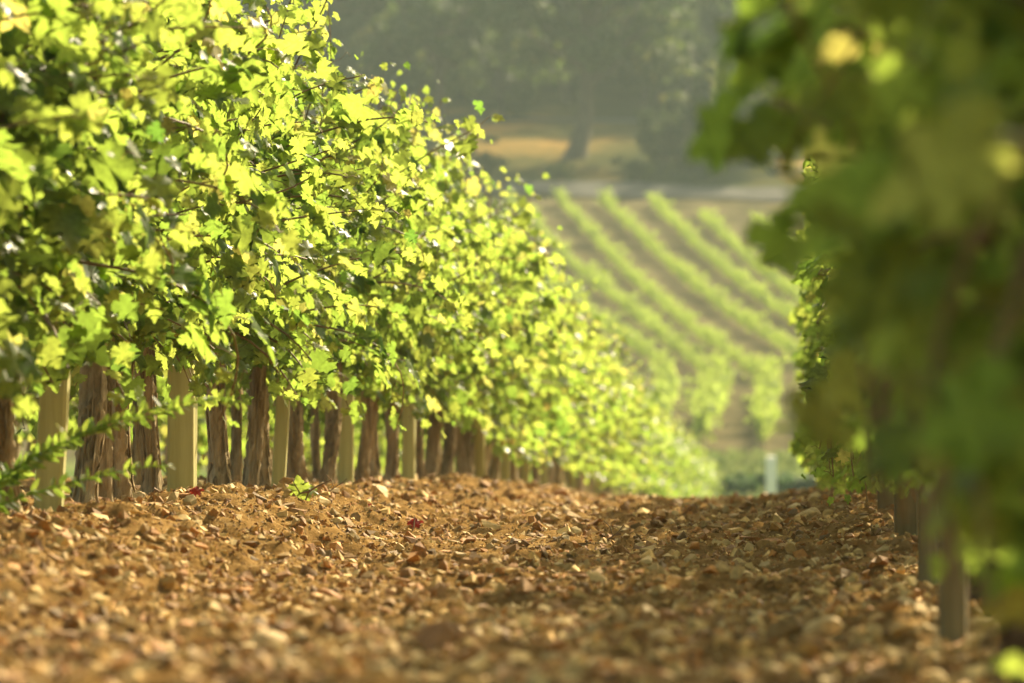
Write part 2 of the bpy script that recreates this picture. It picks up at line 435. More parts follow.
tri = []
nr = len(hs_)
split = 12
for k in range(nr - 1):
    c_ = ci_ if k < split else cj_
    tri.append((c_, k, k + 1))
    a2, b2 = (no - k) % no, (no - k - 1) % no
    tri.append((c_, b2, a2))
tri.append((ci_, split, cj_)); tri.append((ci_, cj_, no - split))
LEAF_T = np.array(tri)
LO_V = np.array([(0, 0, 0), (.34, -.14, -.03), (.48, .2, -.06), (.46, .52, -.08), (.2, .62, -.02), (0, .98, -.1), (-.2, .62, -.02), (-.46, .52, -.08), (-.48, .2, -.06), (-.34, -.14, -.03), (0, .3, .02)])
LO_T = np.array([(10, k, (k + 1) % 10) for k in range(10)])
QL_V = np.array([(-.4, .0, -.03), (0, -.06, .03), (.4, .0, -.03), (.44, .5, -.06), (0, .9, 0), (-.44, .5, -.06)]); QL_T = np.array([(0, 1, 4), (0, 4, 5), (1, 2, 3), (1, 3, 4)])
OV_V = np.array([(0, 0, 0), (.17, .3, .03), (.15, .65, .02), (0, 1, -.05), (-.15, .65, .02), (-.17, .3, .03), (0, .5, -.02)]); OV_T = np.array([(6, k, (k + 1) % 6) for k in range(6)])

def nrm(v): return v / (np.linalg.norm(v, axis=-1, keepdims=True) + 1e-9)
def leaves_geo(G, P, Nn, D, S, tint, tpl, curl=None):
    """P pos, Nn normal, D tip direction, S size"""
    TV, TT = tpl; Nn = nrm(Nn); D = nrm(D - Nn * np.sum(D * Nn, -1, keepdims=True)); U = np.cross(D, Nn)
    m = len(P); zc = TV[None, :, 2] * (np.ones((m, 1)) if curl is None else curl[:, None])
    V = P[:, None] + S[:, None, None] * (TV[None, :, 0, None] * U[:, None] + TV[None, :, 1, None] * D[:, None] + zc[..., None] * Nn[:, None])
    T = TT[None] + (np.arange(m) * len(TV))[:, None, None]
    G.add(V.reshape(-1, 3), [T.reshape(-1, 3)], np.repeat(np.stack([tint] * 3, -1), len(TV), 0))

def make_vine(rs, lod, span=.75, height=2.0, base=.48, wide=.34, shoots=(11, 8, 7), trunk_r=.037, density=1.0, big=1.0, lean=0., drop=-.20, hold=1., k1z=0., env=None, tb=0., spots=0., bark='bark', low=None, trunk=True):
    """a grapevine: trunk, canes, leaves. lod 0 near, 1 middle, 2 far"""
    top = empty('grapevine', (0, 0, 0))
    # trunk: shaggy twisted column, flared foot
    if trunk:
        k = (18, 10, 6)[lod]; nz = (40, 14, 5)[lod]
        t = np.linspace(0, 1, nz); hz = base + .10
        cx = .016 * np.sin(t * 3 + rs.rand() * 6) + rs.normal(0, .02) * t; cx -= cx[0]; cyy = .035 * np.sin(t * 3.3 + rs.rand() * 6) + rs.normal(0, .03) * t
        r0 = trunk_r * rs.uniform(.85, 1.15)
        rr = r0 * (1 + .6 * np.exp(-t * 9) + .12 * np.sin(t * 8 + rs.rand() * 6) + .35 * np.exp(-(1 - t) * 7))
        th = np.arange(k) * 2 * math.pi / k
        ph = rs.rand(4) * 6.28
        A = th[None] + t[:, None] * rs.uniform(-1.2, 1.2)
        ridge = 1 + .12 * np.sin(3 * A + ph[0]) + .08 * np.sin(5 * A + ph[1] + t[:, None] * 5) + (.13 * rs.normal(size=(nz, k)) if lod == 0 else 0)
        rad = rr[:, None] * ridge
        V = np.stack([cx[:, None] + rad * np.cos(th)[None], cyy[:, None] + rad * np.sin(th)[None], np.repeat((t * hz - .06)[:, None], k, 1)], -1)
        G = Geo(); i = np.arange(nz - 1)[:, None] * k; j = np.arange(k)[None]; j2 = (j + 1) % k
        q = np.stack([i + j, i + j2, i + k + j2, i + k + j], -1).reshape(-1, 4)
        G.add(V.reshape(-1, 3), [q])
        # cordon arms along the row
        for sgn in (-1, 1):
            tt = np.linspace(0, 1, 7)
            pts = np.c_[cx[-1] + .02 * np.sin(tt * 5), cyy[-1] + sgn * tt * span * .55, hz - .07 + .05 * np.sin(tt * 2.5)]
            G.tube(pts, r0 * np.linspace(.62, .35, 7), (8, 6, 4)[lod])
        # loose bark strips
        if lod == 0:
            for _ in range(60):
                a = rs.rand() * 6.28; z0 = rs.uniform(0, hz * .85); L = rs.uniform(.05, .16); rb = r0 * 1.12
                pts = []
                for s_ in (0, .3, .6, 1):
                    ii = min(nz - 1, int((z0 + s_ * L + .06) / hz * nz)); rb = rr[ii] * (1.04 + .22 * abs(s_ - .5))
                    pts.append((cx[ii] + math.cos(a) * rb, cyy[ii] + math.sin(a) * rb, z0 + s_ * L))
                G.tube(pts, [.003, .006, .005, .002], 3)
        G.build('trunk', M[bark], top)
    # shoots
    CG = Geo(); LG = Geo()
    P_, N_, D_, S_, T_ = [], [], [], [], []
    plan = [0] * shoots[0] + [1] * shoots[1] + [2] * shoots[2]
    step = (.062, .075, .12)[lod]
    for kind in plan:
        p = np.array([rs.normal(0, .03), rs.uniform(-span * .52, span * .52), base + rs.uniform(-.02, .12)])
        side = rs.choice([-1, 1])
        if kind == 0: L = (height - base) * (rs.uniform(.72, 1.08) if rs.rand() < .80 else rs.uniform(1.12, 1.32)); d = np.array([side * rs.uniform(0, .22) + lean, rs.normal(0, .16), 1.]); g_ = -.004
        elif kind == 1: L = rs.uniform(.45, 1.05); p[2] += k1z + rs.uniform(0, .6); d = np.array([side * rs.uniform(.45, 1.1) + lean, rs.normal(0, .5), rs.uniform(.4, 1)]); g_ = -.055
        else: L = rs.uniform(.25, .5) * (1 if drop > -.3 else 1.4); d = np.array([side * rs.uniform(.4, .9), rs.normal(0, .6), rs.uniform(-.1, .5)]); g_ = drop
        d /= np.linalg.norm(d); nst = max(3, int(L / step)); p[1] = np.clip(p[1], -span * .5, span * .5); pts = [p.copy()]
        for q_ in range(nst):
            d = d + rs.normal(0, .055, 3) + np.array([0, 0, g_ * step / .062])
            over = abs(p[0]) - wide * (.8 if kind == 0 else 1.0)
            if over > 0: d[0] -= np.sign(p[0]) * min(.25 * hold, over * hold)
            if low is not None and p[2] < low: d[2] += .3
            if env and abs((p + d * step)[0]) > np.interp(p[2], *env) - .06: d[0] = -np.sign(p[0]) * .15
            d /= np.linalg.norm(d); p = p + d * step; pts.append(p.copy())
            if env and q_ > 2 and abs(p[0]) > np.interp(p[2], *env): break
            fr = (q_ + 1) / nst
            if rs.rand() > density: continue
            sz = .108 * big * rs.uniform(.6, 1.28) * (1.0 if fr < .72 else max(.42, 1 - (fr - .72) * 2.1))
            alt = 1 if q_ % 2 else -1
            sd = np.array([alt * rs.uniform(.3, 1) * (1 if rs.rand() < .5 else -1), rs.normal(0, .8), rs.uniform(-.1, .5)])
            sd /= np.linalg.norm(sd); pet = (.07 if fr < .85 else .03) * rs.uniform(.6, 1.3)
            lp = p + sd * pet
            if env and abs(lp[0]) > np.interp(lp[2], *env) - .03 + rs.normal(0, .035): continue
            if lod == 0: CG.tube([p, (p + lp) / 2 + [0, 0, .006], lp], [.0016, .0013, .0012], 3, .9)
            outn = np.array([np.sign(lp[0] + rs.normal(0, .08)) * .45, rs.choice([-1, 1]) * .55, .42]) + rs.normal(0, .38, 3)
            P_.append(lp); N_.append(outn); D_.append(sd * .6 + np.array([0, 0, -.8]) + rs.normal(0, .35, 3)); S_.append(sz)
            T_.append(np.clip(tb + rs.normal(.42, .14) + (.28 * max(0, fr - .6) / .4) + (.40 if rs.rand() < .012 else 0) + (.36 if spots and rs.rand() < spots else 0), 0, .94))
            extra = rs.poisson(1.7 * (1 - .55 * fr) * density)
            for _ in range(extra):                       # lateral leaves
                lp2 = p + rs.normal(0, .085, 3)
                if env and abs(lp2[0]) > np.interp(lp2[2], *env) - .03 + rs.normal(0, .035): continue
                P_.append(lp2); N_.append(np.array([np.sign(lp2[0] + rs.normal(0, .1)) * .45, rs.choice([-1, 1]) * .5, .42]) + rs.normal(0, .45, 3))
                D_.append(rs.normal(0, .5, 3) + [0, 0, -.7]); S_.append(sz * rs.uniform(.45, .85)); T_.append(np.clip(rs.normal(.48, .16), 0, 1))
        r_ = np.linspace(.0055, .0024, len(pts)) * (1, 1, 1.3)[lod]
        CG.tube(pts, r_, (5, 4, 3)[lod], .3)
        if lod == 0 and rs.rand() < .8:                  # a tendril near the tip
            for _ in range(2):
                q_ = rs.randint(len(pts) // 2, len(pts)); p0 = pts[q_ - 1]; dd = nrm(rs.normal(0, 1, 3) + [0, 0, .6]); e1 = nrm(np.cross(dd, [0, 0, 1.])); tp = []
                for u in np.linspace(0, 1, 12):
                    cr = .02 * u * u
                    tp.append(p0 + dd * .10 * u ** .8 + e1 * cr * math.sin(u * 9) + np.array([0, 0, 1]) * cr * math.cos(u * 9))
                CG.tube(tp, .0011, 3, .9)
    tpl = ((LEAF_V, LEAF_T), (LO_V, LO_T), (QL_V, QL_T))[lod]
    n_ = len(P_)
    leaves_geo(LG, np.array(P_), np.array(N_), np.array(D_), np.array(S_), np.array(T_), tpl, rs.uniform(.5, 2.2, n_))
    CG.build('canes', M['cane'], top)
    LG.build('leaves', M['leaf'] if lod < 2 else M['far_leaf'], top)
    return top, n_

def children(o, cache={}):
    return cache.setdefault(o.name, [c for c in bpy.data.objects if c.parent == o])
USED = set()
def place(proto, loc, rz=0, s=1.0, label=None, group=None, tilt=0.):
    if proto.name not in USED:
        children(proto); USED.add(proto.name); o = proto
    else:
        o = proto.copy(); COL.objects.link(o)
        for c in children(proto):
            d = c.copy(); COL.objects.link(d); d.parent = o
    o.location = loc; o.rotation_euler = (0, tilt, rz); o.scale = (s, s, s)
    o['category'] = 'grapevine'
    if label: o['label'] = label
    if group: o['group'] = group
    return o

# ------------------------------------------------------------------ left row
XL = -2.0; ORD = ['first', 'second', 'third', 'fourth', 'fifth', 'sixth', 'seventh', 'eighth', 'ninth', 'tenth']
def YL(px): return -XL * F / (VX - px)
rs = R(101)
NEAR = [make_vine(R(200 + k), 0, trunk_r=.026 + .004 * (k % 3), base=.56, height=1.70, shoots=(14, 15, 9))[0] for k in range(8)]
_, cnt = None, [len(c.data.polygons) for c in children(NEAR[0])] if False else None
MID = [make_vine(R(300 + k), 1, shoots=(13, 12, 8), height=1.8)[0] for k in range(7)]
def post(px, wid, Yp, X0, lean=0., label='', hgt=1.62, mat='post', tx=None, depth=None, dz=0):
    G = Geo(); a = wid / 2; d = (depth or wid) / 2
    zz = [-.15, .0, .35, .9, hgt - .015, hgt]; V = []
    r_ = R(int(px * 7) + 3); ch = .006
    for iz, z in enumerate(zz):
        k_ = 1 if iz < 5 else .9
        ring = [(-a + ch, -d), (a - ch, -d), (a, -d + ch), (a, d - ch), (a - ch, d), (-a + ch, d), (-a, d - ch), (-a, -d + ch)]
        V += [(x * k_ + r_.normal(0, .0012) + lean * z, y * k_ + r_.normal(0, .0012), z) for x, y in ring]
    q = [(i_ * 8 + j_, i_ * 8 + (j_ + 1) % 8, (i_ + 1) * 8 + (j_ + 1) % 8, (i_ + 1) * 8 + j_) for i_ in range(len(zz) - 1) for j_ in range(8)]
    G.add(V, [np.array(q), np.array([[(len(zz) - 1) * 8 + j_ for j_ in range(8)]])])
    o = G.build('vineyard_post', M[mat], smooth=False)
    o.location = (X0, Yp, float(H0(X0, Yp)) + dz); o.rotation_euler[2] = r_.normal(0, .04)
    tag(o, label, 'post')
    return o
posts = [(45, .075, .045, 'weathered square post leaning right at the far left behind the weed'),
         (180, .088, .0, 'widest and most upright square timber post with a bright right edge'),
         (277, .052, .05, 'narrow timber post tapering between shaggy trunks, leaning slightly right'),
         (345, .068, .01, 'timber post between two trunks beside the flat light grey stone')]
LG_ = 'timber posts of the left vine row'
for px, wd, ln, lab in posts:
    yp = YL(px) - (.75 if px == 277 else .1); post(px, wd, yp, px2w(px, 0, yp)[0], ln, lab)['group'] = LG_
dY = 3.0; yk = YL(345); k = 4
while yk + dY < 128:
    yk += dY + rs.normal(0, .1); k += 1
    lab = '%s timber post from the left along the left row, soft with distance' % ORD[k - 1] if k <= 10 else 'small timber post hidden in leaves towards the far end of the left row'
    post(k * 31, .068, yk, XL + .04, rs.normal(0, .015), lab, dz=0)['group'] = LG_ if k <= 10 else 'far posts of the left row'
# near vines: where the photo shows their trunks
tr = [(8, 1.0), (78, 1.0), (98, .75), (119, 1.0), (149, .75), (217, 1.1), (247, .8), (264, .9), (302, 1.1), (325, .95), (360, .9), (374, .9), (390, .9), (409, .9)]
VL = ['grapevine at the left edge, its dark trunk half hidden by the weed',
      'grapevine with thick shaggy trunk right of the leaning first post',
      'grapevine with thin trunk crowding the thick one beside the leaning post',
      'grapevine with thick straight trunk above the wide slab stone',
      'grapevine with curved trunk immediately left of the widest post',
      'grapevine with trunk swelling at its foot immediately right of the widest post',
      'grapevine with slender trunk midway between the widest and the narrow post',
      'grapevine with trunk touching the left side of the narrow post',
      'grapevine with thick trunk immediately right of the narrow post',
      'grapevine with leaning trunk left of the fourth post',
      'grapevine just right of the fourth post, behind the flat grey stone',
      'second grapevine right of the fourth post',
      'third grapevine right of the fourth post',
      'grapevine beside the fifth post of the left row']
GRL = 'grapevines of the left row'
lastY = 0
for i_, (px, s) in enumerate([(-190, 1), (-145, 1), (-105, 1), (-75, 1), (-45, 1), (-20, 1)] + tr):
    y = YL(px); o = place(NEAR[i_ % 8], (XL, y, float(H0(XL, y))), math.pi * (i_ % 2) + rs.normal(0, .1), rs.uniform(.97, 1.04),
              VL[i_ - 6] if i_ >= 6 else 'grapevine cut by the left edge of the picture', GRL if i_ >= 6 else 'vines cut by the left edge', tilt=-.07 if px == 149 else 0.)
    o.scale = (s * .95 if s < 1 else s,) * 2 + (1,)
    lastY = y
for px, lab in [(133, 'thin trunked grapevine set a little behind, left of the widest post'), (233, 'thin trunked grapevine set a little behind, midway between widest and narrow post'),
                (290, 'thin trunked grapevine set back right beside the narrow post'), (318, 'thin trunked grapevine set back between narrow and fourth post')]:
    X_ = XL - .16; y_ = -X_ * F / (VX - px)
    o = place(NEAR[px % 8], (X_, y_, float(H0(X_, y_))), 0, 1, lab, GRL); o.scale = (.62, .62, .9)
y = lastY + .8; k = 0
while y < 129:
    near = y < 31
    pool = NEAR if near else MID
    lab = ('grapevine in the middle of the left row where trunks crowd together' if y < 48 else
           'softly blurred grapevine in the far half of the left row, leaves down to the ground' if y < 85 else
           'tiny bright grapevine at the far end of the left row')
    gp = 'middle vines of the left row' if y < 48 else 'far vines of the left row' if y < 85 else 'end vines of the left row'
    s = rs.uniform(.94, 1.04)
    o = place(pool[rs.randint(len(pool))], (XL + rs.normal(0, .04), y, float(H0(XL, y)) + 0), math.pi * rs.randint(2) + rs.normal(0, .12), s, lab, gp)
    if not near:
        hs2 = np.interp(y, [30, 50, 80, 130], [.94, .84, .80, .82]); o.scale = (s * hs2 ** .5, s * (1.0 if y < 60 else 1.5), s * hs2)
    y += .78 if y < 60 else 1.35
    k += 1
print('left row', k + len(tr))

# ------------------------------------------------------------------ second row behind the left row
X2 = -4.4; y = 24.; k = 0
while y < 92:
    place(MID[rs.randint(7)], (X2 + rs.normal(0, .05), y, float(H0(X2, y))), math.pi * rs.randint(2) + rs.normal(0, .12), rs.uniform(.94, 1.04),
          'grapevine of the second row, glimpsed bright through the trunks of the left row', 'vines of the second row behind the left row')
    y += .85 if y < 60 else 1.6
    k += 1
print('row2', k)

# ------------------------------------------------------------------ right row
XR = .37
rs = R(909)
ENV_N = ([.12, .24, .33, .46, .6, .76, .9, 1.5], [.12, .20, .26, .33, .38, .43, .41, .34])
ENV_F = ([.08, .3, .6, 1., 2.], [.27, .33, .37, .37, .34])
RIGHT = [make_vine(R(400 + k), 0, span=.8, height=1.95, base=.50, wide=.40, shoots=(9, 11, 11), trunk_r=.044, density=.72, drop=-.30, spots=.07, bark='shaded_bark', env=ENV_N, tb=.02)[0] for k in range(5)]
ENV_M = ([.1, .26, .38, .55, 1.2, 2.], [.06, .16, .29, .35, .36, .32])
RMID = [make_vine(R(430 + k), 0, span=.8, height=1.75, base=.54, wide=.34, shoots=(7, 5, 9), trunk_r=.036, density=.75, drop=-.32, bark='shaded_bark', env=ENV_M, tb=.0)[0] for k in range(4)]
RFAR = [make_vine(R(450 + k), 0, span=.8, height=1.8, base=.50, wide=.34, shoots=(10, 7, 14), trunk_r=.04, density=.85, drop=-.32, env=ENV_F)[0] for k in range(5)]
y = 4.9; k = 0
RL = ['nearest grapevine of the right row, a dark blur filling the upper right corner',
      'grapevine of the right row whose thick reddish trunk stands at the lower right edge',
      'grapevine of the right row beside the near post, bright leaves hanging by the trunk',
      'grapevine of the right row behind the near post',
      'grapevine of the right row between its first and second post']
ylist = [4.3, 5.15, 5.9, 6.75, 7.5] + list(np.arange(8.7, 34, .82))
for k, y in enumerate(ylist):
    x = XR + rs.normal(0, .015) + float(np.interp(y, [4, 5, 6.8, 9, 14, 30], [.02, -.01, .0, .10, .16, .17]))
    place((RIGHT[k % 5] if y < 7.2 else RMID[k % 4] if y < 13.2 else RFAR[k % 5]), (x, y, float(H0(x, y))), math.pi * rs.randint(2) + rs.normal(0, .1), rs.uniform(.95, 1.04),
          RL[k] if k < 5 else ('grapevine farther along the right row, in dark shade' if y < 14 else 'distant grapevine of the right row with leaves hanging to the gravel'),
          'grapevines of the right row' if k < 5 else ('shaded vines of the right row' if y < 14 else 'distant vines of the right row'))
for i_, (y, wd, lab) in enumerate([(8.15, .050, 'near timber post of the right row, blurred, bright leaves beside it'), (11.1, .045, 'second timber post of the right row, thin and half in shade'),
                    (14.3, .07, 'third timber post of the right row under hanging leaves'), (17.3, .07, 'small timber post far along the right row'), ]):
    post(900 + i_, wd, y, (.322, .378, .42, .44)[i_], 0, lab, mat='shaded_post')['group'] = 'timber posts of the right vine row'

# ------------------------------------------------------------------ hillside vineyard
rs = R(55)
HV = [make_vine(R(500 + k), 2, span=1.4, height=1.3, base=.35, wide=.14, shoots=(9, 4, 3), big=1.6, trunk_r=.05)[0] for k in range(5)]
def hill_point(px, py, lo=140, hi=300):
    for Yq in np.arange(lo, hi, .25):
        x, _, z = px2w(px, py, Yq)
        if H0(x, Yq) >= z: return np.array([x, Yq])
    return np.array([px2w(px, py, 240)[0], 240.])
hrows = [  # pixel polylines of the row feet, upper block
    [(470, 225), (520, 262), (600, 330), (668, 378)],
    [(508, 205), (560, 258), (640, 325), (712, 385)],
    [(560, 205), (618, 270), (690, 335), (760, 385)],
    [(604, 208), (660, 262), (740, 328), (812, 372)],
    [(652, 208), (700, 256), (770, 312), (850, 362)],
    [(702, 222), (750, 268), (810, 315), (880, 358)],
    [(757, 230), (810, 275), (880, 330), (940, 365)],
    [(420, 218), (470, 258), (560, 340), (610, 380)],
]
lower = [[(668, 400), (655, 445)], [(722, 395), (702, 447)], [(769, 395), (763, 447)], [(812, 392), (816, 447)], [(856, 392), (870, 447)], [(620, 405), (598, 452)]]
allv = []
for ri, r in enumerate(hrows):
    pts = np.array([hill_point(*p) for p in r]); sg = np.r_[0, np.cumsum(np.linalg.norm(np.diff(pts, axis=0), axis=1))]
    for d in np.arange(0, sg[-1], 1.25):
        allv.append((np.interp(d, sg, pts[:, 0]), np.interp(d, sg, pts[:, 1]), 'u', ri, math.atan2(*(pts[-1] - pts[0])[::-1]) - math.pi / 2))
for ri, r in enumerate(lower):
    pts = np.array([hill_point(*p, lo=128) for p in r]); L = np.linalg.norm(pts[1] - pts[0])
    for d in np.arange(0, L, 1.4):
        p = pts[0] + (pts[1] - pts[0]) * d / L
        allv.append((p[0], p[1], 'l', ri, math.atan2(*(pts[-1] - pts[0])[::-1]) - math.pi / 2))
print('hill vines', len(allv))
ROWN = {'u': ['second', 'third', 'fourth', 'fifth', 'sixth', 'seventh', 'eighth', 'first'], 'l': ['second', 'third', 'fourth', 'fifth', 'sixth', 'first']}
allv.sort(key=lambda t: t[1])
NIND = 110
for v in allv[:NIND]:
    x, y, bl, ri, ang = v
    blk = 'sloping rows on the hillside' if bl == 'u' else 'upright rows at the foot of the hill'
    place(HV[rs.randint(5)], (x, y, float(H(x, y))), ang + math.pi * rs.randint(2) + rs.normal(0, .1), rs.uniform(.5, .78) * (1 if bl == 'u' else 1.6),
          'distant pale grapevine of the %s of the %s' % (ROWN[bl][ri], blk), '%s of the %s' % (ROWN[bl][ri], blk))
# the rest of the hillside vines as one mass
src = []
for p in HV:
    for c in children(p):
        me = c.data; V = np.empty(len(me.vertices) * 3, dtype=np.float32); me.vertices.foreach_get('co', V); V = V.reshape(-1, 3)
        F_ = {}
        for pl in me.polygons: F_.setdefault(len(pl.vertices), []).append(tuple(pl.vertices))
        tn = np.empty(len(V) * 4, dtype=np.float32); me.attributes['tint'].data.foreach_get('color', tn)
        src.append((p.name, c.name.split('.')[0], V, {k_: np.array(f) for k_, f in F_.items()}, tn.reshape(-1, 4)[:, :3]))
GM = Geo(); GT = Geo()
for v in allv[NIND:]:
    x, y, bl, ri, ang = v; p = HV[rs.randint(5)].name; a = ang + math.pi * rs.randint(2); s = rs.uniform(.5, .78); ca, sa = math.cos(a) * s, math.sin(a) * s
    for (pn, cn, V, Fq, tn) in src:
        if pn != p or cn == 'canes': continue
        W = np.c_[V[:, 0] * ca - V[:, 1] * sa + x, V[:, 0] * sa + V[:, 1] * ca + y, V[:, 2] * s + float(H(x, y))]
        (GM if cn == 'leaves' else GT).add(W, list(Fq.values()), tn)
o = GM.build('hillside_vines', [M['far_leaf'], M['bark']])
# trunks joined into the same mass
me = o.data
tag(o, 'pale green mass of the farthest vines high on the hillside rows', 'vines', kind='stuff')
t_ = GT.build('vine_trunks', M['bark'], o); tag(t_, kind='stuff')

# ------------------------------------------------------------------ trees and bushes
def make_tree(rs, h, crown_w, crown_base, leafs=5000, ls=.30, flat=.6, name='tree', limbs=9, trunk_r=.4, tone=(.4, .2), clumps=34, mat=None):
    top = empty(name, (0, 0, 0)); G = Geo(); LGm = Geo(); n_ = 10
    t = np.linspace(0, 1, n_); bend = rs.normal(0, .5, 2)
    tx = bend[0] * np.sin(t * 2) + .15 * np.sin(t * 7); ty = bend[1] * np.sin(t * 2)
    th_ = h * .75; pts = np.c_[tx, ty, t * th_ - .3]
    G.tube(pts, trunk_r * (1 - .75 * t) * (1 + .5 * np.exp(-t * 14)), 9)
    cl = []
    for k_ in range(clumps):
        a = rs.rand() * 6.28; rr = math.sqrt(rs.rand()) * crown_w / 2 * .82; z = crown_base + (h - crown_base) * (rs.rand() ** .8) * (1 - .5 * (rr / (crown_w / 2)) ** 2)
        cl.append((rr * math.cos(a) + tx[-1] * .6, rr * math.sin(a), z))
    for c in cl[:limbs * 2]:
        s0 = rs.uniform(.45, .95); ii = int(s0 * (n_ - 1)); p0 = pts[ii]; mid = (p0 + c) / 2 + rs.normal(0, .3, 3) + [0, 0, -.3]
        G.tube([p0, (p0 + mid) / 2, mid, (mid + c) / 2 + [0, 0, .1], c], trunk_r * np.array([.38, .3, .22, .14, .06]), 5)
    G.build('trunk', M['treebark'], top)
    per = leafs // clumps
    for c in cl:
        cr = rs.uniform(.55, 1.15) * crown_w * .13
        q_ = rs.normal(0, 1, (per, 3)); q_ = q_ / np.linalg.norm(q_, axis=1)[:, None] * (rs.rand(per, 1) ** .45) * cr * [1, 1, flat] * rs.uniform(.8, 1.25, 3)
        Pp = q_ + c; Nn = q_ * [1, 1, 1.4] / cr + rs.normal(0, .6, (per, 3)) + [0, 0, .4]
        leaves_geo(LGm, Pp, Nn, rs.normal(0, 1, (per, 3)), rs.uniform(.6, 1.3, per) * ls, np.clip(rs.normal(tone[0] + rs.normal(0, .1), tone[1], per), 0, 1), (QL_V, QL_T))
    LGm.build('crown', mat or M['tree_leaf'], top)
    return top
def place_tree(proto, px, py, s, label, cat='tree', Yq=None, rz=None, group=None, hi=420, lo=236):
    if Yq is None: x, y = hill_point(px, py, lo, hi)
    else: y = Yq; x = px2w(px, py, Yq)[0]
    o = place(proto, (x, y, float(H(x, y)) - .1), rs.rand() * 6.28 if rz is None else rz, s, label, group)
    o['category'] = cat; return o
rs = R(31)
big = make_tree(R(1), 10.5, 11.5, 4.2, 9000, .34, .55, 'pine_tree', 11, .45, clumps=46)
big2 = make_tree(R(2), 9.5, 8.5, 2.2, 7000, .34, .7, 'pine_tree', 9, .33, clumps=40)
oak = make_tree(R(3), 6.5, 7.5, 1.2, 6000, .32, .75, 'oak_tree', 9, .26, (.55, .22), clumps=36)
oak2 = make_tree(R(4), 5.5, 6.0, .8, 5000, .30, .8, 'oak_tree', 8, .2, (.7, .2), clumps=30)
bush = make_tree(R(5), 2.2, 3.2, .15, 2600, .22, .8, 'shrub', 6, .08, (.45, .2), clumps=18)
vbush = make_tree(R(6), 1.3, 3.4, .1, 2600, .2, .8, 'shrub', 6, .06, (.35, .2), clumps=18, mat=M['bush'])
place_tree(big, 572, 158, 1.25, 'large dark spreading tree with a bare trunk on the slope, centre top', rz=.6)
place_tree(oak, 668, 168, .55, 'round olive green tree at the right foot of the large spreading tree')
place_tree(oak, 716, 175, .95, 'dark rounded tree beside the right row leaves')
place_tree(big2, 440, 135, 1.2, 'tall dark tree left of the large spreading tree')
place_tree(oak2, 500, 118, .9, 'small yellowish tree between the two dark trees')
place_tree(oak2, 392, 120, 1.1, 'yellowish tree low on the slope above the left row leaves')
place_tree(big2, 690, 118, .8, 'tall tree behind the large spreading tree on its right')
place_tree(oak, 760, 150, 1.05, 'broad dark tree nearly hidden by the right row')
WG = 'dark woodland trees on the upper slope'
k = 0
for yy in (103, 88, 70, 52, 34, 14, -8, -35):
    for xx in range(250, 860, 62):
        pr = (big2, oak, big, oak2)[rs.randint(4)]
        o = place_tree(pr, xx + rs.uniform(-26, 26), yy + rs.uniform(-6, 6), rs.uniform(.75, 1.05), 'dark blurred tree of the wood covering the upper slope', group=WG, hi=480)
        k += 1
print('woods', k)
for px, py, s, lab, yq in [(728, 494, .55, 'dark green low bush left of the white post in the valley', 137), (795, 494, .55, 'dark green low bush right of the white post', 137.5),
                     (702, 494, .5, 'small green bush at the far end of the left row', 138), (826, 494, .6, 'green bush under the hanging right vine leaves', 137), (752, 494, .5, 'low dark bush touching the left side of the white post', 138.5), (775, 494, .5, 'low dark bush directly behind the white post', 139),
                     (758, 468, .3, 'tiny dark shrub on the grass at the foot of the upright rows', 144), (718, 466, .3, 'tiny dark shrub on the grass near the third upright row', 145),
                     (640, 205, .6, 'small scrub bush on the dry slope by the dirt track', None), (560, 190, .55, 'small scrub bush left on the dry bank above the track', None), (700, 190, .5, 'small scrub bush right on the dry bank above the track', None), (480, 170, .6, 'scrub bush on the dry bank at the tips of the left row', None)]:
    if yq: place_tree(vbush, px, py, s, lab, 'shrub', Yq=yq)
    else: place_tree(bush, px, py, s, lab, 'shrub', lo=243)

k = 0
for yy in (196, 178, 164, 140):
    for xx in range(405 + yy % 37, 770, 68):
        if 535 < xx < 620 and yy < 170: continue
        place_tree(bush, xx + rs.uniform(-22, 22), yy + rs.uniform(-6, 6), rs.uniform(.22, .55), 'low scrub bush dotted over the dry bank above the dirt track', 'shrub', group='scrub bushes on the dry bank', lo=246 if yy > 190 else 243)
        k += 1
# grass of the valley: one mass of blades
rs = R(66); N = 22000
gx = rs.uniform(-14, 8, N); gy = rs.uniform(112, 148, N); gz = H(gx, gy)
G = Geo(); leaves_geo(G, np.c_[gx, gy, gz], rs.normal(0, 1, (N, 3)) * [1, 1, .2], np.c_[rs.normal(0, .3, (N, 2)), np.ones(N)], rs.uniform(.15, .4, N), rs.rand(N), (OV_V, OV_T))
tag(G.build('grass', M['grass']), 'rough green grass on the valley floor below the hillside rows', 'grass', kind='stuff')

# white post in the valley
G = Geo(); zq = [-.2, 0, 1.2, 1.52, 1.60, 1.62]; a_ = [.12, .12, .12, .12, .12, .06]; V = []
for z, a in zip(zq, a_): V += [(-a, -a, z), (a, -a, z), (a, a, z), (-a, a, z)]
q = [(i_ * 4 + j_, i_ * 4 + (j_ + 1) % 4, i_ * 4 + 4 + (j_ + 1) % 4, i_ * 4 + 4 + j_) for i_ in range(5) for j_ in range(4)] + [(20, 21, 22, 23)]
G.add(V, [np.array(q)]); o = G.build('marker_post', M['white'], smooth=False)
xw = px2w(771, 0, 100)[0]; o.location = (xw, 100, float(H(xw, 100))); 
o.location.z = px2w(0, 456, 100)[2] - 1.62
tag(o, 'white square marker post standing in the valley beyond the crest', 'post')

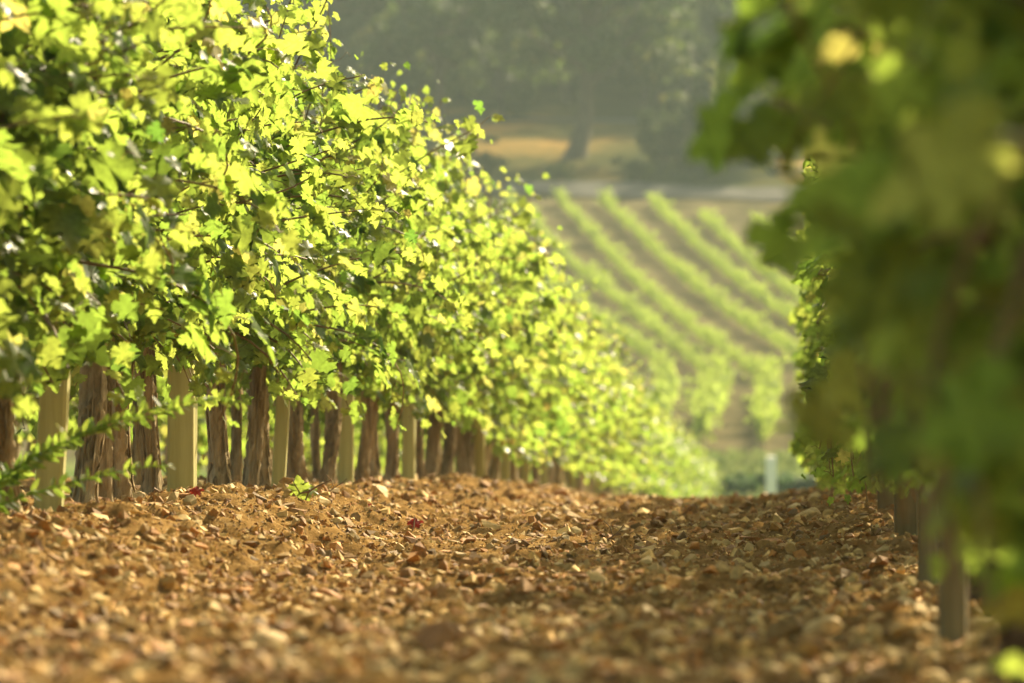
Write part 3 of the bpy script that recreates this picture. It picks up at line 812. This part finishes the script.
# ------------------------------------------------------------------ weed in front of the left row
def make_weed(rs, name, stems, hgt, leafsz, spread):
    top = empty(name, (0, 0, 0)); G = Geo(); LW = Geo()
    Pp, Nn, Dd, Ss, Tt = [], [], [], [], []
    for (dx, L) in stems:
        p = np.array([rs.normal(0, .02), rs.normal(0, .02), 0.]); d = np.array([dx, rs.normal(0, .15), 1.]); d /= np.linalg.norm(d); pts = [p]
        n_ = int(L / .018)
        for q_ in range(n_):
            d = d + rs.normal(0, .03, 3) + np.array([dx * .03, 0, -.012]); d /= np.linalg.norm(d); p = p + d * .018; pts.append(p)
            if q_ > 4:
                for sg in (-1, 1):
                    e = nrm(np.cross(d, [0, 1, .2])) * sg; s_ = leafsz * rs.uniform(.7, 1.2) * (1 - .5 * q_ / n_)
                    Pp.append(p); Dd.append(e + d * .7 + rs.normal(0, .2, 3)); Nn.append(np.array([0, -.7, .6]) + rs.normal(0, .35, 3)); Ss.append(s_); Tt.append(rs.rand())
        G.tube(pts, np.linspace(.003, .001, len(pts)), 4, .5)
    leaves_geo(LW, np.array(Pp), np.array(Nn), np.array(Dd), np.array(Ss), np.array(Tt), (OV_V * [1.05, 1, 1], OV_T))
    G.build('stem', M['weed_leaf'], top); LW.build('leaves', M['weed_leaf'], top)
    return top
rs = R(8)
xw, yw = -1.93, 11.0
o = make_weed(R(9), 'weed', [(.9, .78), (.6, .8), (.25, .78), (1.2, .6), (.1, .6), (.75, .55)], .5, .05, 1)
o.location = (-1.97, 10.9, float(H0(-1.97, 10.9)) - .01); tag(o, 'bright green weed with small narrow leaves at the left edge before the trunks', 'weed')

# fallen sprig with a green leaf, red leaves, twigs
def fallen_sprig(px, py):
    x, y = on_ground(px, py); top = empty('fallen_sprig', (x, y, float(H(x, y))))
    G = Geo(); G.tube([(-.055, 0, .012), (-.03, 0, .03), (.0, -.01, .035), (.03, 0, .055), (.075, .01, .075)], [.002, .003, .004, .003, .002], 5); G.tube([(-.03, 0, .03), (-.05, -.01, .06), (-.055, 0, .075)], .002, 4)
    G.tube([(.0, -.01, .035), (-.01, 0, .01), (-.02, 0, -.01)], .003, 4)
    G.build('stem', M['twig'], top)
    L = Geo(); leaves_geo(L, np.array([[-.028, -.006, .012], [.012, .01, .03]]), np.array([[.25, -1., .25], [.5, -.6, .8]]), np.array([[-.1, 0, 1.], [.2, 0, 1.]]), np.array([.085, .05]), np.array([.6, .7]), (LEAF_V, LEAF_T), np.array([1.2, 1.]))
    L.build('leaf', M['leaf'], top)
    tag(top, 'small fallen sprig with one glowing green leaf on the gravel', 'sprig')
fallen_sprig(308, 510)
for i_, (px, py, lab, sz) in enumerate([(190, 505, 'tiny red fallen leaf at the foot of the widest post', .04), (410, 536, 'crumpled red fallen leaf left of the tan wedge stone', .05), (362, 517, 'small red fallen leaf right of the green sprig', .035), (985, 535, 'red leaf lying near the right edge by the thick trunk', .03)]):
    x, y = on_ground(px, py); G = Geo()
    leaves_geo(G, np.array([[0, 0, .012], [.01, .015, .016]]), np.array([[.1, -.7, .7], [-.5, -.3, .8]]), np.array([[1, .2, .3], [-.6, .5, .4]]), np.array([sz, sz * .8]), np.array([.2, .8]), (LEAF_V, LEAF_T), np.array([2.5, 2.]))
    o = G.build('fallen_leaf', M['redleaf']); o.location = (x, y, float(H(x, y)) + .01); tag(o, lab, 'leaf')
rs = R(12)
tw = [(320, 500, .12, 'dark forked twig beside the green fallen sprig'), (110, 515, .35, 'long thin dry twig lying before the slab stone'), (410, 545, .07, 'short upright red brown twig below the crumpled red leaf'),
      (220, 592, .05, 'short pale stick standing in the gravel left of centre'), (760, 618, .12, 'pale thin stick lying in the right foreground'), (600, 545, .1, 'thin dry twig in the middle of the alley'), (925, 560, .12, 'dry twig leaning by the second right post'), (530, 640, .1, 'blurred twig in the centre foreground')]
for i_, (px, py, L, lab) in enumerate(tw):
    x, y = on_ground(px, py); G = Geo(); a = rs.uniform(-.5, .5); up = (.5, .05, 1.2, 2.0, .15, .3, .5, .3)[i_]
    d = nrm(np.array([math.cos(a), math.sin(a), up])); pts = [np.zeros(3)]
    for _ in range(6): d = nrm(d + rs.normal(0, .12, 3)); pts.append(pts[-1] + d * L / 6)
    G.tube(pts, np.linspace(.0035, .0015, 7), 5); 
    if i_ in (0, 5): G.tube([pts[3], pts[3] + np.array([-.01, 0, .03]), pts[3] + np.array([-.03, 0, .05])], .0015, 4)
    o = G.build('twig', M['twig']); o.location = (x, y, float(H(x, y)) + .012); tag(o, lab, 'twig', 'dry twigs on the gravel')

# ------------------------------------------------------------------ haze
hz = bpy.data.meshes.new('haze')
x0, x1, y0_, y1, z0, z1 = -245, 245, -66, 506, -5, 84
hv = [(x0, y0_, z0), (x1, y0_, z0), (x1, y1, z0), (x0, y1, z0), (x0, y0_, z1), (x1, y0_, z1), (x1, y1, z1), (x0, y1, z1)]
hz.from_pydata(hv, [], [(0, 3, 2, 1), (4, 5, 6, 7), (0, 1, 5, 4), (1, 2, 6, 5), (2, 3, 7, 6), (3, 0, 4, 7)])
hm = bpy.data.materials.new('haze'); hm.use_nodes = True; hn = hm.node_tree
hn.nodes.remove(hn.nodes['Principled BSDF']); pv = hn.nodes.new('ShaderNodeVolumePrincipled')
pv.inputs['Color'].default_value = (.74, .92, .84, 1); pv.inputs['Density'].default_value = .0004; pv.inputs['Anisotropy'].default_value = .1
hn.links.new(pv.outputs[0], hn.nodes['Material Output'].inputs['Volume'])
hz.materials.append(hm); ho = bpy.data.objects.new('haze', hz); COL.objects.link(ho); ho['kind'] = 'stuff'
ho['label'] = 'pale sunlit haze hanging over the valley and hillside'; ho['category'] = 'haze'
for _o in [o for o in bpy.data.objects if o.parent is None and o.type == 'EMPTY' and not o.get('label')]:
    for _c in [c for c in bpy.data.objects if c.parent == _o]: bpy.data.objects.remove(_c)
    bpy.data.objects.remove(_o)
print('z max terrain', float(Z.max()))
